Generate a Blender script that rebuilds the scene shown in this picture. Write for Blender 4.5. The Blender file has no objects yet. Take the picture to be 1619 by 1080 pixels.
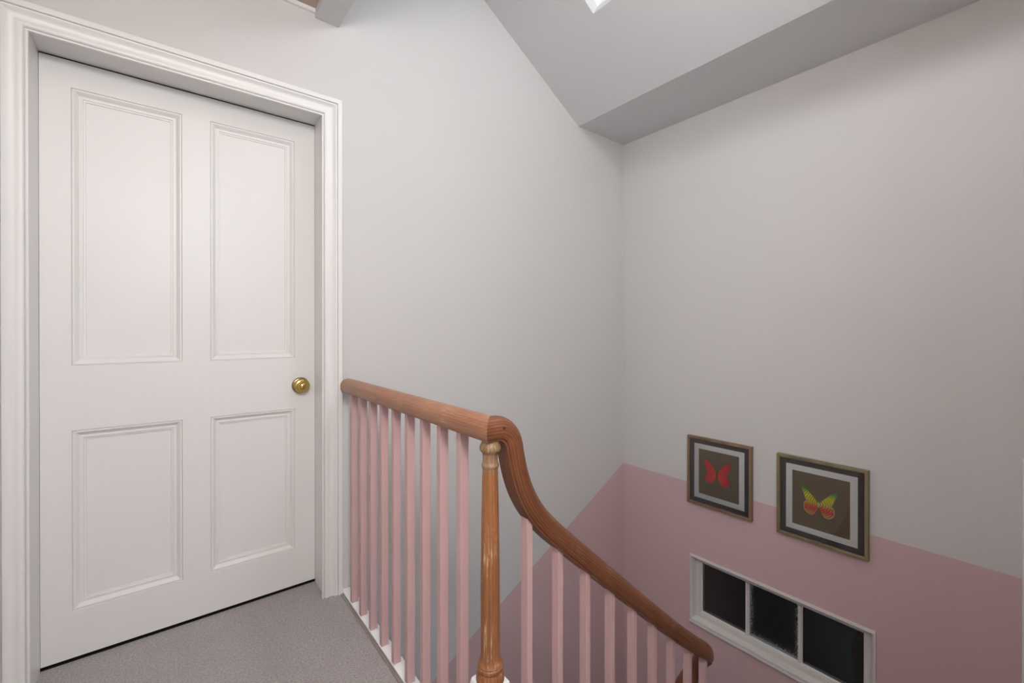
import bpy, bmesh, math, random
from mathutils import Vector, Matrix
random.seed(4)
sc = bpy.context.scene
col = sc.collection

# ------------------------------------------------------------------ camera
cd = bpy.data.cameras.new('camera')
cam = bpy.data.objects.new('camera', cd); col.objects.link(cam)
sc.camera = cam
cd.sensor_width = 36.0; cd.lens = 695.0/1619*36; cd.clip_start = .02
PITCH = math.radians(-.15)
V0 = 526+695*math.tan(PITCH)
cd.shift_y = -(540-V0)/1619
cam.location = (0, 0, 1.086)
cam.rotation_euler = (math.pi/2+PITCH, 0, -math.radians(38.159))

# ------------------------------------------------------------------ world and lights
w = bpy.data.worlds.new('overcast_sky'); sc.world = w; w.use_nodes = True
bg = w.node_tree.nodes['Background']
bg.inputs[0].default_value = (.62, .84, 1.0, 1); bg.inputs[1].default_value = 2.6
def light(name, kind, loc, energy, colr, **k):
    l = bpy.data.lights.new(name, kind); l.energy = energy; l.color = colr
    for a, b in k.items(): setattr(l, a, b)
    o = bpy.data.objects.new(name, l); col.objects.link(o); o.location = loc
    return o
# landing lamp, above and behind the camera
light('landing_lamp_light', 'POINT', (.03, -.40, 1.98), 59, (.90, 1.0, 1.05), shadow_soft_size=.16)
light('warm_landing_fill_light', 'POINT', (.0, -.08, 2.08), 9.5, (1.0, .56, .34), shadow_soft_size=.18)  # unseen extra light, added to warm the right wall and above the door
# unseen fill light added in the roof well to brighten the stairwell walls
light('roof_well_fill_light', 'POINT', (1.25, .35, 2.7), 22.5, (.92, .95, .99), shadow_soft_size=.15)
sc.view_settings.view_transform = 'Standard'; sc.view_settings.look = 'None'
sc.view_settings.gamma = 1; sc.view_settings.use_curve_mapping = False
sc.view_settings.exposure = 0.0

# ------------------------------------------------------------------ dimensions (metres, from the landing floor)
BY = 1.88          # back wall
RX = 2.44          # right wall
LX = -.366         # left wall
FY = -1.30         # wall behind the camera
SY = -.12          # near wall of the stairwell
EX = .572          # edge of the landing
SOF = 2.343        # flat soffit by the right wall
CEIL = 2.372       # landing ceiling
SX = 1.997         # where the slope starts
SL = .64           # slope of the roof ceiling
BOT = -2.60

# ------------------------------------------------------------------ materials
def lin(c):
    c = c/255
    return c/12.92 if c <= .04045 else ((c+.055)/1.055)**2.4
def rgb(r, g, b): return (lin(r), lin(g), lin(b), 1)
class NT:
    def __init__(s, name, rough=.5, base=(.8,.8,.8,1), **k):
        s.m = bpy.data.materials.new(name); s.m.use_nodes = True
        s.t = s.m.node_tree; s.n = s.t.nodes; s.l = s.t.links
        s.b = s.n['Principled BSDF']
        s.b.inputs['Roughness'].default_value = rough; s.b.inputs['Base Color'].default_value = base
        for a, v in k.items(): s.b.inputs[a.replace('_', ' ')].default_value = v
    def add(s, typ, **k):
        x = s.n.new(typ)
        for a, v in k.items(): setattr(x, a, v)
        return x
    def link(s, a, b): s.l.new(a, b)
    def coords(s, scale=(1,1,1), kind='Object'):
        tc = s.add('ShaderNodeTexCoord'); mp = s.add('ShaderNodeMapping')
        mp.inputs['Scale'].default_value = scale
        s.link(tc.outputs[kind], mp.inputs['Vector']); return mp.outputs['Vector']
    def noise(s, vec, scale, detail=3, rough=.55, dist=0):
        n = s.add('ShaderNodeTexNoise'); n.inputs['Scale'].default_value = scale
        n.inputs['Detail'].default_value = detail; n.inputs['Roughness'].default_value = rough
        n.inputs['Distortion'].default_value = dist
        s.link(vec, n.inputs['Vector']); return n.outputs['Fac']
    def ramp(s, fac, stops):
        r = s.add('ShaderNodeValToRGB'); e = r.color_ramp.elements
        while len(e) < len(stops): e.new(.5)
        for i, (p, c) in enumerate(stops): e[i].position = p; e[i].color = c
        s.link(fac, r.inputs['Fac']); return r.outputs['Color']
    def mix(s, fac, a, b, mode='MIX'):
        m = s.add('ShaderNodeMix', data_type='RGBA', blend_type=mode)
        for sock, v in ((m.inputs[0], fac), (m.inputs[6], a), (m.inputs[7], b)):
            if hasattr(v, 'is_linked'): s.link(v, sock)
            else: sock.default_value = v
        return m.outputs[2]
    def math(s, op, a, b=0., c=None):
        m = s.add('ShaderNodeMath', operation=op)
        for i, v in enumerate((a, b) if c is None else (a, b, c)):
            if hasattr(v, 'is_linked'): s.link(v, m.inputs[i])
            else: m.inputs[i].default_value = v
        return m.outputs[0]
    def bump(s, h, strength, dist=.002):
        b = s.add('ShaderNodeBump'); b.inputs['Strength'].default_value = strength
        b.inputs['Distance'].default_value = dist
        s.link(h, b.inputs['Height']); s.link(b.outputs['Normal'], s.b.inputs['Normal'])
    def col(s, c): s.link(c, s.b.inputs['Base Color'])

PALE = rgb(211, 208, 206); PINK = rgb(208, 177, 178)
def wall_mat(name, split=None):
    t = NT(name, rough=.75)
    v = t.coords(kind='Object'); n1 = t.noise(v, 3, 4); n2 = t.noise(v, 190, 4)
    base = t.mix(t.math('MULTIPLY', n1, .10), PALE, rgb(200, 198, 197))
    if split:
        k, z0 = split                      # painted dado: everything under z = z0 + k*(x-RX)
        g = t.add('ShaderNodeNewGeometry'); sp = t.add('ShaderNodeSeparateXYZ')
        t.link(g.outputs['Position'], sp.inputs[0])
        edge = t.math('MULTIPLY_ADD', t.math('SUBTRACT', sp.outputs['X'], RX), k, z0)
        wob = t.math('MULTIPLY', t.math('SUBTRACT', n2, .5), .0025)
        under = t.math('LESS_THAN', t.math('ADD', sp.outputs['Z'], wob), edge)
        base = t.mix(under, base, t.mix(t.math('MULTIPLY', n1, .25), PINK, rgb(200, 169, 171)))
    t.col(base); t.bump(t.math('ADD', n1, t.math('MULTIPLY', n2, .5)), .10, .003)
    return t.m
M = {}
M['wall'] = wall_mat('pale_grey_wall_paint')
M['wall_back'] = wall_mat('back_wall_paint_over_sloping_pink', (.5376, .185))
M['wall_right'] = wall_mat('right_wall_paint_over_level_pink', (0, .185))
t = NT('ceiling_paint', rough=.8, base=rgb(212, 210, 210)); v = t.coords(); t.bump(t.noise(v, 120, 4), .08, .002); M['ceil'] = t.m
t = NT('landing_ceiling_paint', rough=.8, base=rgb(188, 165, 153)); v = t.coords(); t.bump(t.noise(v, 120, 4), .08, .002); M['ceil_landing'] = t.m
t = NT('white_reveal_paint', rough=.7, base=rgb(236, 236, 236)); M['reveal'] = t.m
def gloss(name, c, rough=.32, b=.10):
    t = NT(name, rough=rough, base=c)
    v = t.coords((1, 1, .12)); n = t.noise(v, 160, 4)
    t.bump(t.math('ADD', n, t.noise(t.coords(), 14, 3)), b, .0012)
    t.col(t.mix(t.math('MULTIPLY', t.noise(t.coords(), 5, 3), .12), c, rgb(214, 208, 200)))
    return t.m
M['gloss'] = gloss('cream_satin_wood_paint', rgb(233, 231, 229), .42)
M['window_paint'] = gloss('old_white_window_paint', rgb(214, 210, 206), .4, .2)
M['sill_white'] = gloss('bright_white_stair_paint', rgb(238, 238, 238), .35)
M['dark'] = NT('gap_shade_black', rough=.9, base=(.004, .004, .004, 1)).m
# pink baluster paint, a bit streaky
t = NT('pink_baluster_paint', rough=.5)
v = t.coords((40, 40, 3)); n = t.noise(v, 3, 4)
oi = t.add('ShaderNodeObjectInfo')
t.col(t.mix(t.math('MULTIPLY', n, .7), rgb(208, 174, 172), rgb(190, 152, 148)))
t.bump(n, .15, .001); M['pink'] = t.m
# carpet
t = NT('grey_cut_pile_carpet', rough=.95)
v = t.coords(); n1 = t.noise(v, 420, 3, .7); n2 = t.noise(v, 9, 4, .6); n3 = t.noise(v, 150, 3, .6)
c = t.ramp(t.math('ADD', t.math('MULTIPLY', n1, .7), t.math('MULTIPLY', n3, .3)), [(.36, rgb(124, 118, 118)), (.5, rgb(192, 186, 184)), (.64, rgb(240, 234, 231))])
c = t.mix(t.math('MULTIPLY', n2, .5), c, rgb(160, 152, 153))
t.col(c); t.bump(t.math('ADD', n1, n3), .9, .004); M['carpet'] = t.m
# wood: grain runs along local axis, or along the length of a swept rail (its UV map: metres along, metres round)
def wood(name, dark, mid, light_, wear, axis, rough=.42, wearamt=.5, ring=.35):
    t = NT(name, rough=rough)
    s = {'x': (1.2, 26, 26), 'y': (26, 1.2, 26), 'z': (26, 26, 1.2), 'uv': (1.2, 26, 26)}[axis]
    kind = 'UV' if axis == 'uv' else 'Object'
    v = t.coords(s, kind)
    fine = t.noise(t.coords(tuple(q*3 for q in s), kind), 5, 4, .6, .3)
    g = t.noise(v, 2.2, 4, .6, .8)
    rings = t.add('ShaderNodeTexWave', wave_type='BANDS', bands_direction={'x':'Y','y':'X','z':'X','uv':'Y'}[axis])
    rings.inputs['Scale'].default_value = 1.6; rings.inputs['Distortion'].default_value = 7
    rings.inputs['Detail'].default_value = 2; rings.inputs['Detail Scale'].default_value = .35
    t.link(v, rings.inputs['Vector'])
    f = t.math('ADD', t.math('ADD', t.math('MULTIPLY', g, .40), t.math('MULTIPLY', fine, .60-ring)), t.math('MULTIPLY', rings.outputs['Fac'], ring))
    c = t.ramp(f, [(.22, dark), (.48, mid), (.74, light_)])
    big = t.noise(t.coords((6, 6, 6), 'Object'), 1, 3)
    c = t.mix(t.math('MULTIPLY', t.ramp(big, [(.4, (0,0,0,1)), (.7, (1,1,1,1))]), .35), c, light_)
    sc_ = t.noise(t.coords(tuple(q*2.4 for q in s), kind), 4, 4, .75)
    big2 = t.noise(t.coords((14, 14, 14), 'Object'), 1, 3)
    m = t.ramp(t.math('ADD', t.math('MULTIPLY', sc_, .7), t.math('MULTIPLY', big2, .3)), [(.56, (0,0,0,1)), (.64, (1,1,1,1))])
    c = t.mix(t.math('MULTIPLY', m, wearamt), c, wear)
    t.col(c); t.bump(f, .25, .0012); return t.m
M['rail_wood'] = wood('worn_brown_handrail_wood', rgb(120, 78, 54), rgb(156, 106, 76), rgb(184, 132, 100), rgb(206, 170, 138), 'uv', wearamt=.55, ring=.12)
M['stair_wood'] = wood('orange_brown_handrail_wood', rgb(74, 40, 24), rgb(110, 63, 38), rgb(140, 86, 54), rgb(192, 156, 124), 'uv', wearamt=.40, ring=.22)
M['post_wood'] = wood('scratched_turned_pine', rgb(98, 58, 32), rgb(138, 86, 50), rgb(172, 116, 72), rgb(222, 198, 164), 'z', wearamt=.85, ring=.15)
M['bead_wood'] = wood('bleached_turned_pine', rgb(96, 70, 48), rgb(136, 104, 76), rgb(164, 132, 100), rgb(212, 190, 158), 'z', wearamt=.6, ring=.15)
t = NT('polished_brass', rough=.12, base=rgb(206, 176, 104), Metallic=1.0); M['brass'] = t.m
t = NT('aged_brass_edge', rough=.3, base=rgb(150, 128, 90), Metallic=1.0); M['brass2'] = t.m
t = NT('carpet_trim_metal', rough=.35, base=rgb(200, 194, 188), Metallic=1.0); M['metal'] = t.m
def glass(name, base=.04, flecks=False):
    t = NT(name); t.n.remove(t.b)
    out = t.n['Material Output']
    tr = t.add('ShaderNodeBsdfTransparent'); tr.inputs[0].default_value = (.985, .99, .985, 1)
    gl = t.add('ShaderNodeBsdfGlossy'); gl.inputs['Roughness'].default_value = .03
    fr = t.add('ShaderNodeFresnel'); fr.inputs['IOR'].default_value = 1.45
    mx = t.add('ShaderNodeMixShader'); t.link(fr.outputs[0], mx.inputs[0]); t.link(tr.outputs[0], mx.inputs[1]); t.link(gl.outputs[0], mx.inputs[2])
    res = mx.outputs[0]
    if flecks:      # old paint flecks round the edge of the pane
        tc = t.add('ShaderNodeTexCoord'); sp = t.add('ShaderNodeSeparateXYZ'); t.link(tc.outputs['Generated'], sp.inputs[0])
        ey = t.math('MINIMUM', t.math('MULTIPLY', sp.outputs['Y'], 1.3), t.math('SUBTRACT', 1., sp.outputs['Y']))
        ez = t.math('ADD', sp.outputs['Z'], .02)
        e = t.math('MINIMUM', ey, ez)
        n = t.noise(t.coords((1, 1, .6)), 240, 4, .7)
        thr = t.math('MULTIPLY_ADD', e, 1.2, .475)
        f = t.math('GREATER_THAN', n, thr)
        df = t.add('ShaderNodeBsdfDiffuse'); df.inputs[0].default_value = rgb(200, 208, 212)
        m2 = t.add('ShaderNodeMixShader'); t.link(f, m2.inputs[0]); t.link(res, m2.inputs[1]); t.link(df.outputs[0], m2.inputs[2]); res = m2.outputs[0]
    t.link(res, out.inputs['Surface']); return t.m
M['glass'] = glass('clear_glass'); M['glass_flecks'] = glass('paint_flecked_glass', flecks=True)
def mat(name, c, rough=.6): M[name] = NT(name, rough=rough, base=c).m; return M[name]
mat('charcoal_mount', rgb(86, 78, 78), .8); mat('white_mount', rgb(238, 238, 240), .8)
mat('brown_card', rgb(126, 110, 90), .9)
M['frame_brown'] = wood('brown_frame_wood', rgb(96, 72, 52), rgb(124, 98, 74), rgb(142, 116, 90), rgb(170, 150, 120), 'z', wearamt=.3)
M['frame_olive'] = wood('olive_gold_frame_wood', rgb(96, 84, 58), rgb(122, 110, 80), rgb(140, 128, 94), rgb(178, 168, 130), 'z', wearamt=.4)
# red butterfly print
t = NT('red_butterfly_print', rough=.6)
v = t.coords(); n = t.noise(v, 55, 3)
sp = t.add('ShaderNodeSeparateXYZ'); t.link(v, sp.inputs[0])
d = t.math('ABSOLUTE', sp.outputs['Y'])
c = t.mix(t.ramp(d, [(.0, (0,0,0,1)), (.06, (1,1,1,1))]), rgb(240, 92, 58), rgb(232, 50, 62))
t.col(t.mix(t.math('MULTIPLY', n, .35), c, rgb(200, 34, 52))); M['red_wing'] = t.m
# green, yellow and red butterfly print: colour by height, dark veins
t = NT('green_yellow_red_butterfly_print', rough=.6)
v = t.coords(); sp = t.add('ShaderNodeSeparateXYZ'); t.link(v, sp.inputs[0])
hh = t.math('ADD', sp.outputs['Z'], t.math('MULTIPLY', t.math('SUBTRACT', t.noise(v, 60, 3), .5), .012))
g = t.math('MULTIPLY_ADD', hh, 6.4, .5)
c = t.ramp(g, [(.20, rgb(214, 150, 92)), (.30, rgb(228, 78, 70)), (.42, rgb(226, 120, 70)), (.50, rgb(222, 208, 70)), (.72, rgb(232, 224, 60)), (.86, rgb(120, 190, 84)), (.97, rgb(70, 130, 96))])
vv = t.add('ShaderNodeTexWave', wave_type='RINGS', rings_direction='X'); vv.inputs['Scale'].default_value = 34; vv.inputs['Distortion'].default_value = 3; vv.inputs['Detail'].default_value = 2
t.link(v, vv.inputs['Vector'])
veins = t.ramp(vv.outputs['Fac'], [(.10, (1,1,1,1)), (.26, (0,0,0,1))])
c = t.mix(t.math('MULTIPLY', veins, .7), c, rgb(66, 60, 34))
t.col(c); M['green_wing'] = t.m
mat('wing_edge_teal', rgb(118, 140, 122)); mat('insect_body', rgb(112, 72, 44)); mat('wing_tail_grey', rgb(140, 128, 112))
mat('cream_wing_edge', rgb(206, 196, 168))

# ------------------------------------------------------------------ mesh helpers
def box_bm(bm, x0, x1, y0, y1, z0, z1):
    vs = [bm.verts.new(p) for p in ((x0,y0,z0),(x1,y0,z0),(x1,y1,z0),(x0,y1,z0),(x0,y0,z1),(x1,y0,z1),(x1,y1,z1),(x0,y1,z1))]
    for f in ((0,3,2,1),(4,5,6,7),(0,1,5,4),(1,2,6,5),(2,3,7,6),(3,0,4,7)): bm.faces.new([vs[i] for i in f])
    return vs
def boxes(*bs, bevel=0):
    bm = bmesh.new()
    for b in bs: box_bm(bm, *b)
    if bevel: bmesh.ops.bevel(bm, geom=bm.edges[:], offset=bevel, segments=2, affect='EDGES', profile=.5)
    return bm
def obj(name, bm, m, parent=None, smooth=None, label=None, origin=None):
    """bm is in world metres; the object's origin goes to the parent's base"""
    bmesh.ops.recalc_face_normals(bm, faces=bm.faces[:])
    off = Vector(origin) if origin else (Vector(parent['o']) if parent and 'o' in parent else Vector())
    bmesh.ops.translate(bm, verts=bm.verts[:], vec=-off)
    me = bpy.data.meshes.new(name); bm.to_mesh(me); bm.free()
    for x in (m if isinstance(m, list) else [m]): me.materials.append(x)
    if smooth is not None:
        me.shade_smooth(); me.set_sharp_from_angle(angle=math.radians(smooth))
    o = bpy.data.objects.new(name, me); col.objects.link(o)
    if parent:
        o.parent = parent
        po = Vector(parent['o']) if 'o' in parent else Vector()
        o.location = off-po
    else: o.location = off
    o['o'] = tuple(off)
    if label: o['label'] = label
    return o
def thing(name, loc, label=None, cat=None, group=None, kind=None):
    o = bpy.data.objects.new(name, None); col.objects.link(o); o.location = loc
    o.empty_display_size = .05; o['o'] = tuple(loc)
    if label: o['label'] = label
    if cat: o['category'] = cat
    if group: o['group'] = group
    if kind: o['kind'] = kind
    return o
def struct(name, bm, m, label, cat, smooth=None):
    o = obj(name, bm, m, smooth=smooth); o['kind'] = 'structure'; o['label'] = label; o['category'] = cat
    return o
def lathe(prof, cx, cy, n=32):
    bm = bmesh.new(); rings = []
    for z, r in prof:
        rings.append([bm.verts.new((cx+r*math.cos(2*math.pi*i/n), cy+r*math.sin(2*math.pi*i/n), z)) for i in range(n)])
    for a, b in zip(rings, rings[1:]):
        for i in range(n): bm.faces.new((a[i], a[(i+1)%n], b[(i+1)%n], b[i]))
    bm.faces.new(rings[0][::-1]); bm.faces.new(rings[-1])
    return bm
def sweep(bm, rings, closed=True, caps=True, uv=False):
    vr = [[bm.verts.new(p) for p in r] for r in rings]
    n = len(vr[0])
    if uv:
        L = bm.loops.layers.uv.new('along'); cum = [0.]; per = [0.]
        for a, b in zip(rings, rings[1:]):
            ca = sum((Vector(p) for p in a), Vector())/n; cb = sum((Vector(p) for p in b), Vector())/n
            cum.append(cum[-1]+(cb-ca).length)
        R_ = rings[len(rings)//2]
        for i in range(n): per.append(per[-1]+(Vector(R_[(i+1)%n])-Vector(R_[i])).length)
        for k, (a, b) in enumerate(zip(vr, vr[1:])):
            for i in range(n):
                f = bm.faces.new((a[i], a[(i+1)%n], b[(i+1)%n], b[i]))
                for lp, q in zip(f.loops, ((cum[k], per[i]), (cum[k], per[i+1]), (cum[k+1], per[i+1]), (cum[k+1], per[i]))): lp[L].uv = q
        for f, q in ((bm.faces.new(vr[0][::-1]), cum[0]), (bm.faces.new(vr[-1]), cum[-1])):
            for lp in f.loops: lp[L].uv = (q+lp.vert.co.z*.05, lp.vert.co.x+lp.vert.co.z*.3)
        return bm
    for a, b in zip(vr, vr[1:]):
        for i in range(n if closed else n-1): bm.faces.new((a[i], a[(i+1)%n], b[(i+1)%n], b[i]))
    if caps: bm.faces.new(vr[0][::-1]); bm.faces.new(vr[-1])
    return bm

# ------------------------------------------------------------------ room shell
DX0, DX1, DTOP, DY = -.317, .503, 1.966, 2.02       # door leaf
T = .10
# back wall with the doorway
bm = boxes((LX-T, -.330, BY, BY+T, BOT, 3.6), (.516, RX+T, BY, BY+T, BOT, 3.6), (-.330, .516, BY, BY+T, 1.980, 3.6), (-.330, .516, BY, BY+T, BOT, -.03))
struct('wall_back', bm, M['wall_back'], 'pale grey wall with door, painted dusky pink below a sloping line', 'wall')
# right wall with the window opening
WY0, WY1, WZ0, WZ1 = .534, 1.384, -.612, -.243
bm = boxes((RX, RX+T, SY, WY0, BOT, 3.6), (RX, RX+T, WY1, BY, BOT, 3.6), (RX, RX+T, WY0, WY1, WZ1, 3.6), (RX, RX+T, WY0, WY1, BOT, WZ0))
struct('wall_right', bm, M['wall_right'], 'pale wall with two framed pictures, dusky pink below a level line', 'wall')
struct('wall_left', boxes((LX-T, LX, FY-T, BY, -.1, 3.6)), M['wall'], 'pale wall running beside the door at the left edge', 'wall')
struct('wall_front', boxes((LX, EX, FY-T, FY, -.1, 3.6)), M['wall'], 'pale wall across the landing behind the camera', 'wall')
struct('wall_near', boxes((EX, RX+T, SY-T, SY, BOT, 3.6), (EX, EX+T, FY-T, SY-T, -.1, 3.6)), M['wall'], 'pale wall on the near side of the stairwell', 'wall')
# floor and the landing edge
struct('floor', boxes((LX, EX-.012, FY, BY, -.16, 0), (-.320, .506, BY, DY+.002, -.16, 0)), M['carpet'], 'short grey carpet on the landing in front of the door', 'floor')
struct('wall_lower', boxes((EX-.10, EX+.012, SY, BY, BOT, -.161)), M['wall'], 'wall below the landing edge inside the stairwell', 'wall')
# ceilings
struct('ceiling', boxes((LX, .470, FY, BY, CEIL, CEIL+.1)), M['ceil_landing'], 'flat pale ceiling over the landing by the door', 'ceiling')
struct('wall_upper', boxes((.500, .560, SY, BY, SOF+.061, 3.5)), M['wall'], 'wall above the beam on the far side of the roof well', 'wall')
struct('ceiling_soffit', boxes((SX, RX, SY, BY, SOF, SOF+.08)), M['ceil'], 'flat strip of ceiling along the top of the right wall', 'ceiling')
# sloping ceiling with the skylight opening
KX0, KX1, KY0, KY1 = .90, 1.602, .44, 1.412
N = Vector((SL, 0, 1)).normalized()
def sp_(x, y, h=0): p = Vector((x, y, SOF+SL*(SX-x))); return p+N*h
bm = bmesh.new()
def slab(x0, x1, y0, y1, h0=0, h1=.06):
    v = [bm.verts.new(sp_(x, y, h)) for h in (h0, h1) for x, y in ((x0,y0),(x1,y0),(x1,y1),(x0,y1))]
    for f in ((0,3,2,1),(4,5,6,7),(0,1,5,4),(1,2,6,5),(2,3,7,6),(3,0,4,7)): bm.faces.new([v[i] for i in f])
slab(.56, KX0, SY, BY); slab(KX1, SX, SY, BY); slab(KX0, KX1, SY, KY0); slab(KX0, KX1, KY1, BY)
struct('ceiling_slope', bm, M['ceil'], 'steep sloping ceiling that holds the skylight', 'ceiling')
win2 = thing('window_2', tuple(sp_(KX1, KY1)), 'bright skylight corner in the sloping ceiling', 'skylight', kind='structure')
bm = bmesh.new(); q = .012
slab(KX0-.03, KX1+.03, KY0-.03, KY0, .0605, .24); slab(KX0-.03, KX1+.03, KY1, KY1+.03, .0605, .24)
slab(KX0-.03, KX0, KY0, KY1, .0605, .24); slab(KX1, KX1+.03, KY0, KY1, .0605, .24)
obj('reveal', bm, M['reveal'], win2)
bm = bmesh.new()
slab(KX0, KX1, KY0, KY0+.04, .19, .225); slab(KX0, KX1, KY1-.04, KY1, .19, .225); slab(KX0, KX0+.035, KY0+.04, KY1-.04, .19, .225); slab(KX1-.035, KX1, KY0+.04, KY1-.04, .19, .225)
obj('window_frame', bm, M['sill_white'], win2)
bm = bmesh.new(); slab(KX0+.036, KX1-.036, KY0+.041, KY1-.041, .205, .209); obj('glass_pane', bm, M['glass'], win2)
# daylight portal in the roof opening (guides the sky light, gives none itself)
pl = light('skylight_portal', 'AREA', tuple(sp_((KX0+KX1)/2, (KY0+KY1)/2, .245)), 1, (1,1,1), shape='RECTANGLE', size=.80, size_y=.94)
pl.rotation_euler = (0, math.atan(SL), 0); pl.data.cycles.is_portal = True
# beam and the small ceiling moulding
o = struct('trim_1', boxes((.470, .5645, SY, BY-.0005, SOF-.002, SOF+.06), bevel=.002), M['ceil'], 'white boxed beam over the landing edge, meeting the wall above the door', 'beam')
bm = boxes((LX, .4695, BY-.012, BY, CEIL-.016, CEIL)); struct('trim_2', bm, M['gloss'], 'thin moulding where the landing ceiling meets the wall left of the beam', 'moulding')
struct('trim_3', boxes((RX-.016, RX, .03, .1085, -1.0, .62), bevel=.003), M['gloss'], 'narrow cream casing edge at the far right of the pink wall', 'trim')

# ------------------------------------------------------------------ staircase (below the frame)
bm = bmesh.new(); nst = 5; tr_, rs = .245, .205
for i in range(nst-1): box_bm(bm, EX+.014+tr_*i, EX+.014+tr_*(i+1), SY, .80, -rs*(i+1)-.25, -rs*(i+1))
hx = EX+.014+tr_*(nst-1)
box_bm(bm, hx, RX, SY, .40, -rs*5-.25, -rs*5); box_bm(bm, hx, RX, .40, .88, -rs*6-.25, -rs*6)
box_bm(bm, hx, RX, .88, BY, -rs*7-.25, -rs*7)
for i in range(4): box_bm(bm, hx-tr_*(i+1), hx-tr_*i, .985, BY, -rs*(8+i)-.25, -rs*(8+i))
struct('stairs', bm, M['carpet'], 'carpeted stairs winding down below the pink balusters', 'stairs')
bm = bmesh.new()
for (ya, yb, xa, za, xb, zb) in ((.802, .858, EX+.014, -.04, hx, -.04-rs*4), (.925, .981, hx, -1.44, hx-tr_*4, -1.44-rs*4)):
    v = [bm.verts.new(p) for y in (ya, yb) for p in ((xa,y,za-.28),(xb,y,zb-.28),(xb,y,zb),(xa,y,za))]
    for f in ((0,1,2,3),(7,6,5,4),(0,4,5,1),(1,5,6,2),(2,6,7,3),(3,7,4,0)): bm.faces.new([v[i] for i in f])
struct('trim_4', bm, M['sill_white'], 'white sloping string that carries the stair balusters', 'trim')
# white edge of the landing under the balusters, and the metal carpet strip
struct('trim_5', boxes((EX, .612, .874, BY, -.16, .004), bevel=.0015), M['sill_white'], 'white landing edge board under the pink balusters', 'trim')
struct('trim_6', boxes((EX-.0115, EX-.0035, .85, BY, -.10, .003), bevel=.001), M['metal'], 'thin metal strip between the grey carpet and the white edge board', 'trim')

# ------------------------------------------------------------------ door
door = thing('door_1', ((DX0+DX1)/2, BY, 0), 'closed cream four-panel door with brass knob in a moulded frame', 'door', kind='structure')
DB = .0125
PX = [(-.245, .046), (.131, .424)]; PZ = [(.165, .757), (.970, 1.880)]
LT = .035
# leaf: stiles, rails, muntins in one painted piece
zz = [DB, PZ[0][0], PZ[0][1], PZ[1][0], PZ[1][1], DTOP]; xx = [DX0, PX[0][0], PX[0][1], PX[1][0], PX[1][1], DX1]
bm = boxes((xx[0], xx[1], DY, DY+LT, DB, DTOP), (xx[4], xx[5], DY, DY+LT, DB, DTOP),
           (xx[1], xx[4], DY, DY+LT, zz[0], zz[1]), (xx[1], xx[4], DY, DY+LT, zz[2], zz[3]), (xx[1], xx[4], DY, DY+LT, zz[4], zz[5]),
           (xx[2], xx[3], DY, DY+LT, zz[1], zz[2]), (xx[2], xx[3], DY, DY+LT, zz[3], zz[4]))
leaf = obj('door_leaf', bm, M['gloss'], door)
# moulding profile: (inset from the panel edge, depth behind the face)
mp = [(0, 0), (0, .0), (.0015, .004), (.003, .0015), (.007, .0015), (.010, .004), (.014, .009), (.018, .0125), (.0215, .0125), (.022, .0105), (.027, .0105), (.028, .0135), (.033, .0140), (.034, .018)]
for (z0, z1) in PZ:
    for (x0, x1) in PX:
        rings = []
        for w_, d in mp: rings.append([(x0+w_, DY+d, z0+w_), (x1-w_, DY+d, z0+w_), (x1-w_, DY+d, z1-w_), (x0+w_, DY+d, z1-w_)])
        bm = bmesh.new(); sweep(bm, rings[1:], caps=False)
        obj('panel_moulding', bm, M['gloss'], leaf, smooth=25)
        obj('panel', boxes((x0+.0335, x1-.0335, DY+.0175, DY+.026, z0+.0335, z1-.0335)), M['gloss'], leaf)
# lining; its rear part is coloured dark as the shade in the gap
obj('door_lining', boxes((-.330, -.3178, BY, DY+.001, 0, 1.980), (.5038, .516, BY, DY+.001, 0, 1.980), (-.3178, .5038, BY, DY+.001, 1.9705, 1.980)), M['gloss'], door)
obj('lining_gap_shade', boxes((-.330, -.3205, DY+.0015, 2.13, 0, 1.980), (.5065, .516, DY+.0015, 2.13, 0, 1.980), (-.3205, .5065, DY+.0015, 2.13, 1.9705, 1.980)), mat('gap_shade_brown', rgb(52, 42, 34), .8), door)
struct('door_gap_shade', boxes((-.36, .55, 2.131, 2.15, -.16, 2.05), (-.320, .506, DY+.003, 2.130, -.16, -.002)), M['dark'], 'near-black backing and floor strip painted as shade behind the closed door', 'wall')  # near-black colour stands in for the shade behind and under the leaf
# architrave: mitred moulding round the opening
ap = [(0, 0), (0, .009), (.0015, .0115), (.004, .012), (.0065, .0105), (.0070, .006), (.0085, .006), (.009, .010), (.012, .0138), (.0165, .0155), (.022, .0150), (.026, .0125), (.030, .0115), (.036, .0125), (.043, .0160), (.049, .0215), (.0510, .0235), (.0550, .0238), (.0562, .0200), (.0575, .0200), (.0582, .0262), (.060, .0275), (.0745, .0275), (.076, .0262), (.076, 0)]
AX0, AX1, AZ = -.314, .4935, 1.954
bm = bmesh.new(); rings = [[], [], [], []]
for w_, h in ap:
    rings[0].append((AX0-w_, BY-h, 0)); rings[1].append((AX0-w_, BY-h, AZ+w_)); rings[2].append((AX1+w_, BY-h, AZ+w_)); rings[3].append((AX1+w_, BY-h, 0))
sweep(bm, rings)
r = bmesh.ops.bisect_plane(bm, geom=bm.verts[:]+bm.edges[:]+bm.faces[:], plane_co=(LX+.0005, 0, 0), plane_no=(-1, 0, 0), clear_outer=True)
obj('architrave', bm, M['gloss'], door, smooth=28)
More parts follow.
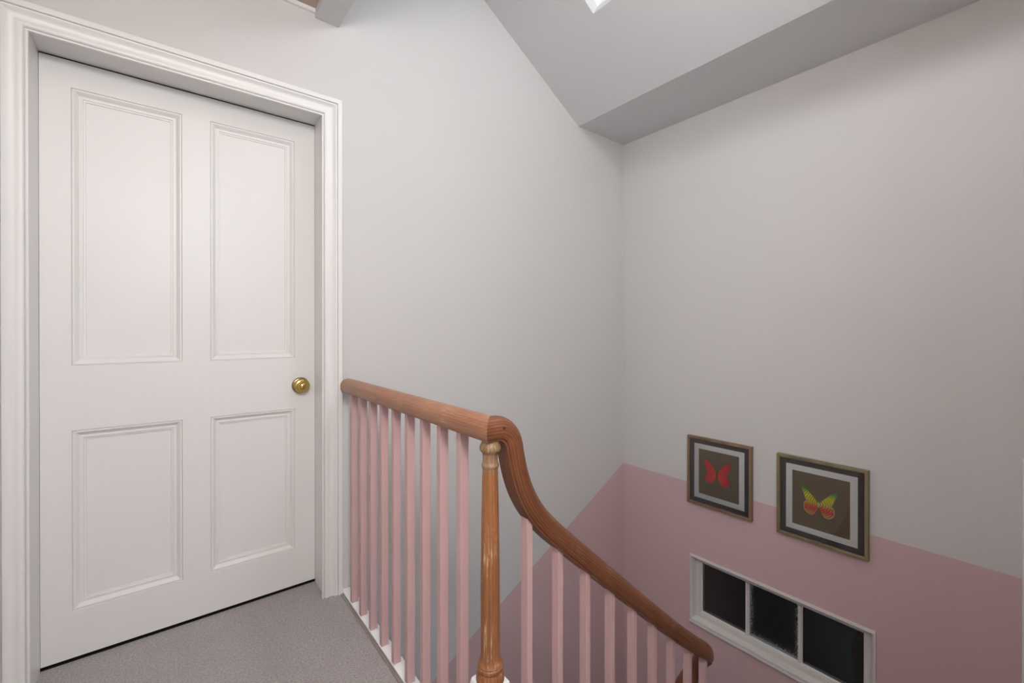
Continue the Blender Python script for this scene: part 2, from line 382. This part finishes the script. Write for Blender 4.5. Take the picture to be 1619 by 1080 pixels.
# knob (lathe along -Y)
def lathe_y(prof, cx, y0, cz, n=32):
    bm = lathe([(d, r) for d, r in prof], 0, 0, n)
    for v in bm.verts: x, y, z = v.co; v.co = (cx+x, y0-z, cz+y)
    return bm
kx, kz = .446, .853
knob = obj('door_knob', lathe_y([(.004,.0105),(.016,.0105),(.019,.012),(.021,.020),(.024,.0265),(.028,.0295),(.032,.0300),(.0345,.0285),(.0360,.0255),(.0362,.0215),(.0375,.0200),(.0410,.0205),(.0465,.0195),(.0510,.0165),(.0545,.0115),(.0562,.0060),(.0566,.001)], kx, DY, kz), M['brass'], door, smooth=40, label='polished brass knob')
obj('rose', lathe_y([(0,.034),(.002,.034),(.0045,.0315),(.0055,.026),(.008,.024),(.010,.016),(.0102,.012)], kx, DY, kz), M['brass2'], knob, smooth=40)

# ------------------------------------------------------------------ balustrade
NX, NY = .588, .830
bal = thing('balustrade', (NX, NY, 0), 'worn wooden handrail on pink balusters with turned newel at the stair head', 'balustrade')
# newel
nw = obj('newel_post', lathe([(.2805,.0328),(.286,.0325),(.294,.0315),(.300,.0290),(.303,.0275),(.3045,.0292),(.309,.0305),(.3135,.0298),(.3155,.0278),(.3165,.0282),(.3185,.0285),(.3205,.0270),(.326,.0242),(.336,.0224),(.36,.0220),(.50,.0222),(.62,.0210),(.72,.0190),(.764,.0180)], NX, NY, 40), M['post_wood'], bal, smooth=35, label='round turned and scratched orange-brown newel')
obj('newel_cap', lathe([(.7641,.0180),(.768,.0182),(.7705,.0196),(.774,.0207),(.7775,.0203),(.780,.0185),(.7835,.0176),(.792,.0172),(.800,.0178),(.804,.0190),(.806,.0215),(.811,.0243),(.8155,.0250),(.820,.0240),(.825,.0215),(.830,.0195),(.838,.0187)], NX, NY, 40), M['bead_wood'], nw, smooth=35, label='paler beaded top of the newel')
bm = bmesh.new(); hw = .034
rings = [[(NX+s*a, NY+u*b, z) for s, u, a, b in q_] for z, q_ in []]
def octring(h, c, z): return [(NX+x, NY+y, z) for x, y in ((-h+c,-h),(h-c,-h),(h,-h+c),(h,h-c),(h-c,h),(-h+c,h),(-h,h-c),(-h,-h+c))]
sweep(bm, [octring(hw, .0015, -.15), octring(hw, .0015, .268), octring(hw-.001, .003, .276), octring(hw-.004, .005, .2800)])
obj('newel_block', bm, M['sill_white'], nw, label='white square base of the newel')
# handrail section: (sideways, up) seen along the path
sec = [(-.0205,-.0275),(.0205,-.0275),(.0215,-.0265),(.0215,-.0225),(.0245,-.0215),(.0275,-.0190),(.0300,-.010),(.0305,0),(.0290,.0085),(.0245,.0170),(.0170,.0235),(.0085,.0268),(0,.0278)]
sec = sec+[(-x, y) for x, y in sec[-2:1:-1]]
def ring(p, lat, up, scale=1.): return [Vector(p)+Vector(lat)*x*scale+Vector(up)*y for x, y in sec]
RZ = .8600
bm = bmesh.new(); X_, Z_ = Vector((1,0,0)), Vector((0,0,1))
sweep(bm, [ring((NX, BY-.0275, RZ), X_*.86, Z_*.86), ring((NX, BY-.031, RZ), X_*.96, Z_*.96), ring((NX, BY-.036, RZ), X_, Z_), ring((NX, 1.4, RZ), X_, Z_), ring((NX, 1.1, RZ), X_, Z_), ring((NX, NY, RZ), Vector((1,1,0)), Z_)], uv=True)
obj('handrail', bm, M['rail_wood'], bal, smooth=32, label='level landing handrail in worn mid-brown wood')
# stair rail: centre line (x, y, z, heading in degrees)
path = [(.588,.83,.860,0),(.612,.83,.8575,0),(.634,.83,.843,0),(.6465,.83,.820,0),(.653,.83,.790,0),(.661,.83,.755,0),(.674,.83,.715,0),(.692,.83,.677,0),(.716,.83,.640,0),(.746,.83,.604,0),(.785,.83,.565,0),(.835,.83,.520,0),(.90,.83,.462,0),(1.00,.83,.3735,0),(1.12,.83,.2685,0),(1.25,.83,.155,0),(1.37,.83,.052,0),(1.46,.83,-.020,0),(1.52,.832,-.066,4),
        (1.560,.838,-.098,16),(1.590,.850,-.130,40),(1.606,.870,-.168,72),(1.608,.890,-.205,100),(1.600,.910,-.245,132),(1.582,.926,-.285,158),(1.556,.936,-.322,174),(1.52,.938,-.362,180),(1.44,.938,-.434,180),(1.2,.938,-.643,180),(.86,.938,-.938,180)]
def catmull(P, n):
    out = []
    for i in range(len(P)-1):
        p0, p1, p2, p3 = P[max(i-1,0)], P[i], P[i+1], P[min(i+2, len(P)-1)]
        for k in range(n):
            s = k/n
            out.append([.5*(2*b+(c-a)*s+(2*a-5*b+4*c-d)*s*s+(3*b-a-3*c+d)*s**3) for a, b, c, d in zip(p0, p1, p2, p3)])
    out.append(list(P[-1])); return out
pts = catmull(path, 3)
rings = []
for i, p in enumerate(pts):
    a = Vector(pts[max(i-1,0)][:3]); b = Vector(pts[min(i+1,len(pts)-1)][:3]); tg = (b-a).normalized()
    h = math.radians(p[3]); lat = Vector((-math.sin(h), math.cos(h), 0)); up = -lat.cross(tg).normalized()
    if up.z < 0 and i < 3: up = -up
    lat2 = tg.cross(up).normalized()
    if lat2.dot(lat) < 0: lat2 = -lat2
    if i == 0: rings.append(ring(p[:3], Vector((1,1,0)), Vector((0,0,1))))
    else: rings.append(ring(p[:3], lat2, up))
bm = bmesh.new(); sweep(bm, rings, uv=True)
obj('handrail', bm, M['stair_wood'], bal, smooth=32, label='curved stair handrail in orange-brown grained wood')
# screw plug in the rail over the newel
bm = lathe_y([(0,.0030),(.0012,.0030),(.0014,.0024)], .606, NY-.0298, .862, 12)
obj('screw_plug', bm, mat('dark_plug', rgb(58, 38, 28)), bal)
# landing balusters
bx, by = .0125, .0100
me0 = None
for i in range(9):
    y = 1.768-.1021*i
    if me0 is None:
        bm = boxes((NX-bx, NX+bx, y-by, y+by, .0045, RZ-.0275), bevel=.0012)
        o = obj('baluster', bm, M['pink'], bal, origin=(NX, y, 0)); me0 = o
    else:
        o = me0.copy(); col.objects.link(o); o.location.y = y-NY
# stair balusters: each cut to the slope of the rail
cl = [(p[0], p[2]) for p in pts if p[3] < 3]
def rail_z(x):
    for (xa, za), (xb, zb) in zip(cl, cl[1:]):
        if xa <= x <= xb: return za+(zb-za)*(x-xa)/(xb-xa)
    return cl[-1][1]-(x-cl[-1][0])*.80
sbx, sby = .0085, .0125
for i in range(9):
    xc = .6985+.1052*i
    def zt(x):
        e = .002; s = (rail_z(x+e)-rail_z(x-e))/(2*e); return rail_z(x)-.0270*math.sqrt(1+s*s)
    zb = -.04-rs*4*(xc-EX-.014)/(hx-EX-.014)-.002
    bm = boxes((xc-sbx, xc+sbx, NY-sby, NY+sby, zb, 0), bevel=.0012)
    for v in bm.verts:
        if v.co.z > zb+.02: v.co.z += zt(v.co.x)+.0035
        else: v.co.z -= (v.co.x-xc)*.84
    obj('baluster', bm, M['pink'], bal, origin=(xc, NY, zb))

# ------------------------------------------------------------------ window in the right wall
win = thing('window_1', (RX, .96, WZ0), 'small white internal window with three dark panes low in the pink wall', 'window', kind='structure')
GX = RX+.05
def frame_ring(prof, y0, y1, z0, z1):
    """prof: list of (outset, x); mitred frame swept round the rectangle"""
    bm = bmesh.new(); rs_ = []
    for (y, z, sy, sz) in ((y0,z0,-1,-1),(y1,z0,1,-1),(y1,z1,1,1),(y0,z1,-1,1)):
        rs_.append([(x, y+sy*o_, z+sz*o_) for o_, x in prof])
    vr = [[bm.verts.new(p) for p in r_] for r_ in rs_]; n = len(prof)
    for k in range(4):
        a, b = vr[k], vr[(k+1)%4]
        for i in range(n): bm.faces.new((a[i], a[(i+1)%n], b[(i+1)%n], b[i]))
    return bm
# outer bead on the wall and lining
bm = frame_ring([(-.0055, RX-.004), (-.003, RX-.009), (.001, RX-.011), (.004, RX-.009), (.0055, RX-.010), (.008, RX-.009), (.009, RX), (0, RX), (0, RX+.09), (-.0055, RX+.09)], WY0, WY1, WZ0, WZ1)
obj('window_lining', bm, M['window_paint'], win, smooth=40)
g0, g1, gz0, gz1 = .580, 1.343, -.571, -.289
bm = frame_ring([(0, GX+.004), (0, GX-.002), (.006, GX-.007), (.007, GX-.011), (.011, GX-.012), (.012, GX-.016), (.029, GX-.016), (.029, GX+.02), (0, GX+.02)], g0, g1, gz0, gz1)
# stretch the outer edges of the sash out to the lining
for v in bm.verts:
    if v.co.y > g1+.02: v.co.y = WY1-.0056
    if v.co.y < g0-.02: v.co.y = WY0+.0056
    if v.co.z > gz1+.02: v.co.z = WZ1-.0056
    if v.co.z < gz0-.02: v.co.z = WZ0+.0056
obj('window_frame', bm, M['window_paint'], win, smooth=30)
gw = (g1-g0)/3
for k in (1, 2):
    y = g0+gw*k
    bm = bmesh.new(); pr = [(-.010, GX+.010), (-.010, GX-.003), (-.006, GX-.006), (-.005, GX-.012), (.005, GX-.012), (.006, GX-.006), (.010, GX-.003), (.010, GX+.010)]
    sweep(bm, [[(x, y+a, z) for a, x in pr] for z in (gz0+.0002, gz1-.0002)])
    obj('glazing_bar', bm, M['window_paint'], win)
for k in range(3):
    obj('glass_pane', boxes((GX, GX+.003, g0+gw*k+.0005, g0+gw*(k+1)-.0005, gz0+.0005, gz1-.0005)), M['glass_flecks'] if k == 1 else M['glass'], win)
# lower moulded sill
bm = bmesh.new(); pr = [(RX, -.001), (RX-.013, -.002), (RX-.015, -.005), (RX-.012, -.009), (RX-.013, -.012), (RX-.010, -.018), (RX-.006, -.022), (RX, -.023)]
sweep(bm, [[(x, y, WZ0-.0085+z) for x, z in pr] for y in (WY0-.009, WY1+.009)])
obj('window_sill', bm, M['window_paint'], win, smooth=30)
# dark-coloured box stands in for the unlit room behind the window
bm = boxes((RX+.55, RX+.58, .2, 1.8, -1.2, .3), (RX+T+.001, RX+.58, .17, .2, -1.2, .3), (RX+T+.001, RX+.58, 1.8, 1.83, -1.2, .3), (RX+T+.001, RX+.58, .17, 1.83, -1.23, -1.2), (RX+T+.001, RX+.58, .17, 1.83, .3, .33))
struct('window_room_shade', bm, mat('room_shade_grey', rgb(44, 42, 42), .9), 'dark-coloured box standing in for the unlit room behind the small window', 'wall')

# ------------------------------------------------------------------ framed butterflies
def wing(pts2, cy, cz, x, thick=.0006):
    bm = bmesh.new()
    f = bm.faces.new([bm.verts.new((x, cy-a, cz+b)) for a, b in pts2])
    r_ = bmesh.ops.extrude_face_region(bm, geom=[f])
    for v in r_['geom']:
        if isinstance(v, bmesh.types.BMVert): v.co.x -= thick
    return bm
def smooth_poly(P, n=5):
    P = list(P); m = len(P); out = []
    for i in range(m):
        p0, p1, p2, p3 = P[i-1], P[i], P[(i+1)%m], P[(i+2)%m]
        for k in range(n):
            s = k/n
            out.append(tuple(.5*(2*b+(c-a)*s+(2*a-5*b+4*c-d)*s*s+(3*b-a-3*c+d)*s**3) for a, b, c, d in zip(p0, p1, p2, p3)))
    return out
def picture(y0, y1, z0, z1, fm, label, kind, cy, cz):
    p = thing('framed_picture', (RX, (y0+y1)/2, z0), label, 'picture', 'framed butterfly pictures on the right wall')
    D = .024
    # frame outline from inner edge outwards: sits proud, rebate inside
    bm = frame_ring([(0, RX-.004), (0, RX-D+.003), (.0015, RX-D+.001), (.003, RX-D), (.0135, RX-D), (.015, RX-D+.0015), (.015, RX-.0005), (.004, RX-.0005)], y0+.015, y1-.015, z0+.015, z1-.015)
    obj('frame', bm, fm, p)
    i0, i1, j0, j1 = y0+.015, y1-.015, z0+.015, z1-.015
    obj('dark_mount', boxes((RX-.013, RX-.010, i0, i1, j0, j1)), M['charcoal_mount'], p)
    a = .0250
    obj('white_mount', boxes((RX-.0142, RX-.0131, i0+a, i1-a, j0+a, j1-a)), M['white_mount'], p)
    b = .0530
    obj('print', boxes((RX-.0150, RX-.0143, i0+b, i1-b, j0+b, j1-b)), M['brown_card'], p)
    obj('glass_pane', boxes((RX-.0185, RX-.0175, i0, i1, j0, j1)), M['glass'], p)
    x = RX-.0151
    W = kind(cy, cz, x, p)
    return p
def red(cy, cz, x, p):
    F = [(-.002,.000),(-.014,.026),(-.030,.046),(-.045,.055),(-.053,.054),(-.054,.044),(-.049,.030),(-.047,.016),(-.040,.004),(-.020,-.008),(-.003,-.008)]
    Hn = [(-.004,-.003),(-.022,-.005),(-.042,-.001),(-.048,-.014),(-.050,-.028),(-.044,-.040),(-.034,-.046),(-.022,-.044),(-.010,-.030),(-.004,-.014)]
    tail = [(-.040,-.038),(-.049,-.052),(-.054,-.060),(-.056,-.059),(-.050,-.046),(-.046,-.036)]
    F, Hn, tail = [[(a*1.36, b*1.28) for a, b in Q] for Q in (F, Hn, tail)]
    F, Hn = smooth_poly(F, 3), smooth_poly(Hn, 3)
    for s in (1, -1):
        for Q, nm, m, dx in ((F, 'forewing', M['red_wing'], 0), (Hn, 'hindwing', M['red_wing'], .0007), (tail, 'wing_tail', M['wing_tail_grey'], 0)):
            obj(nm, wing([(s*a, b) for a, b in Q], cy, cz, x-dx), m, p, origin=(x, cy, cz))
    obj('insect_body', wing(smooth_poly([(0,.008),(-.003,.002),(-.003,-.012),(0,-.022),(.003,-.012),(.003,.002)], 4), cy, cz, x-.0014), M['insect_body'], p)
def green(cy, cz, x, p):
    F = [(-.004,.003),(-.020,.022),(-.040,.040),(-.058,.056),(-.066,.060),(-.064,.044),(-.054,.018),(-.050,.006),(-.040,.002),(-.018,-.010),(-.004,-.006)]
    Hn = [(-.003,-.004),(-.020,-.010),(-.040,.000),(-.052,-.003),(-.056,-.018),(-.052,-.034),(-.040,-.044),(-.026,-.046),(-.012,-.034),(-.004,-.018)]
    F, Hn = [[(a*1.08, b*1.26) for a, b in Q] for Q in (F, Hn)]
    for s in (1, -1):
        for Q, nm, dx in ((F, 'forewing', 0), (Hn, 'hindwing', .0007)):
            mx = sum(a for a, b in Q)/len(Q); mz = sum(b for a, b in Q)/len(Q)
            big = smooth_poly([(mx+(a-mx)*1.09 if a < -.02 else a, mz+(b-mz)*1.05) for a, b in Q], 3)
            obj('wing_margin', wing([(s*a, b) for a, b in big], cy, cz, x-dx, .0003), M['wing_edge_teal'] if nm == 'forewing' else M['cream_wing_edge'], p)
            obj(nm, wing([(s*a, b) for a, b in smooth_poly(Q, 3)], cy, cz, x-dx-.00031, .0003), M['green_wing'], p, origin=(x, cy, cz))
    obj('insect_body', wing(smooth_poly([(0,.012),(-.0028,.004),(-.0028,-.010),(0,-.018),(.0028,-.010),(.0028,.004)], 4), cy, cz, x-.0016), M['cream_wing_edge'], p)
picture(1.038, 1.401, .077, .470, M['frame_brown'], 'brown wooden frame with a red butterfly on a dark card, left picture', red, 1.226, .277)
picture(.548, .917, .070, .468, M['frame_olive'], 'olive-gold frame with a green, yellow and red butterfly, above the window', green, .737, .264)
for o in bpy.data.objects:
    if 'o' in o: del o['o']
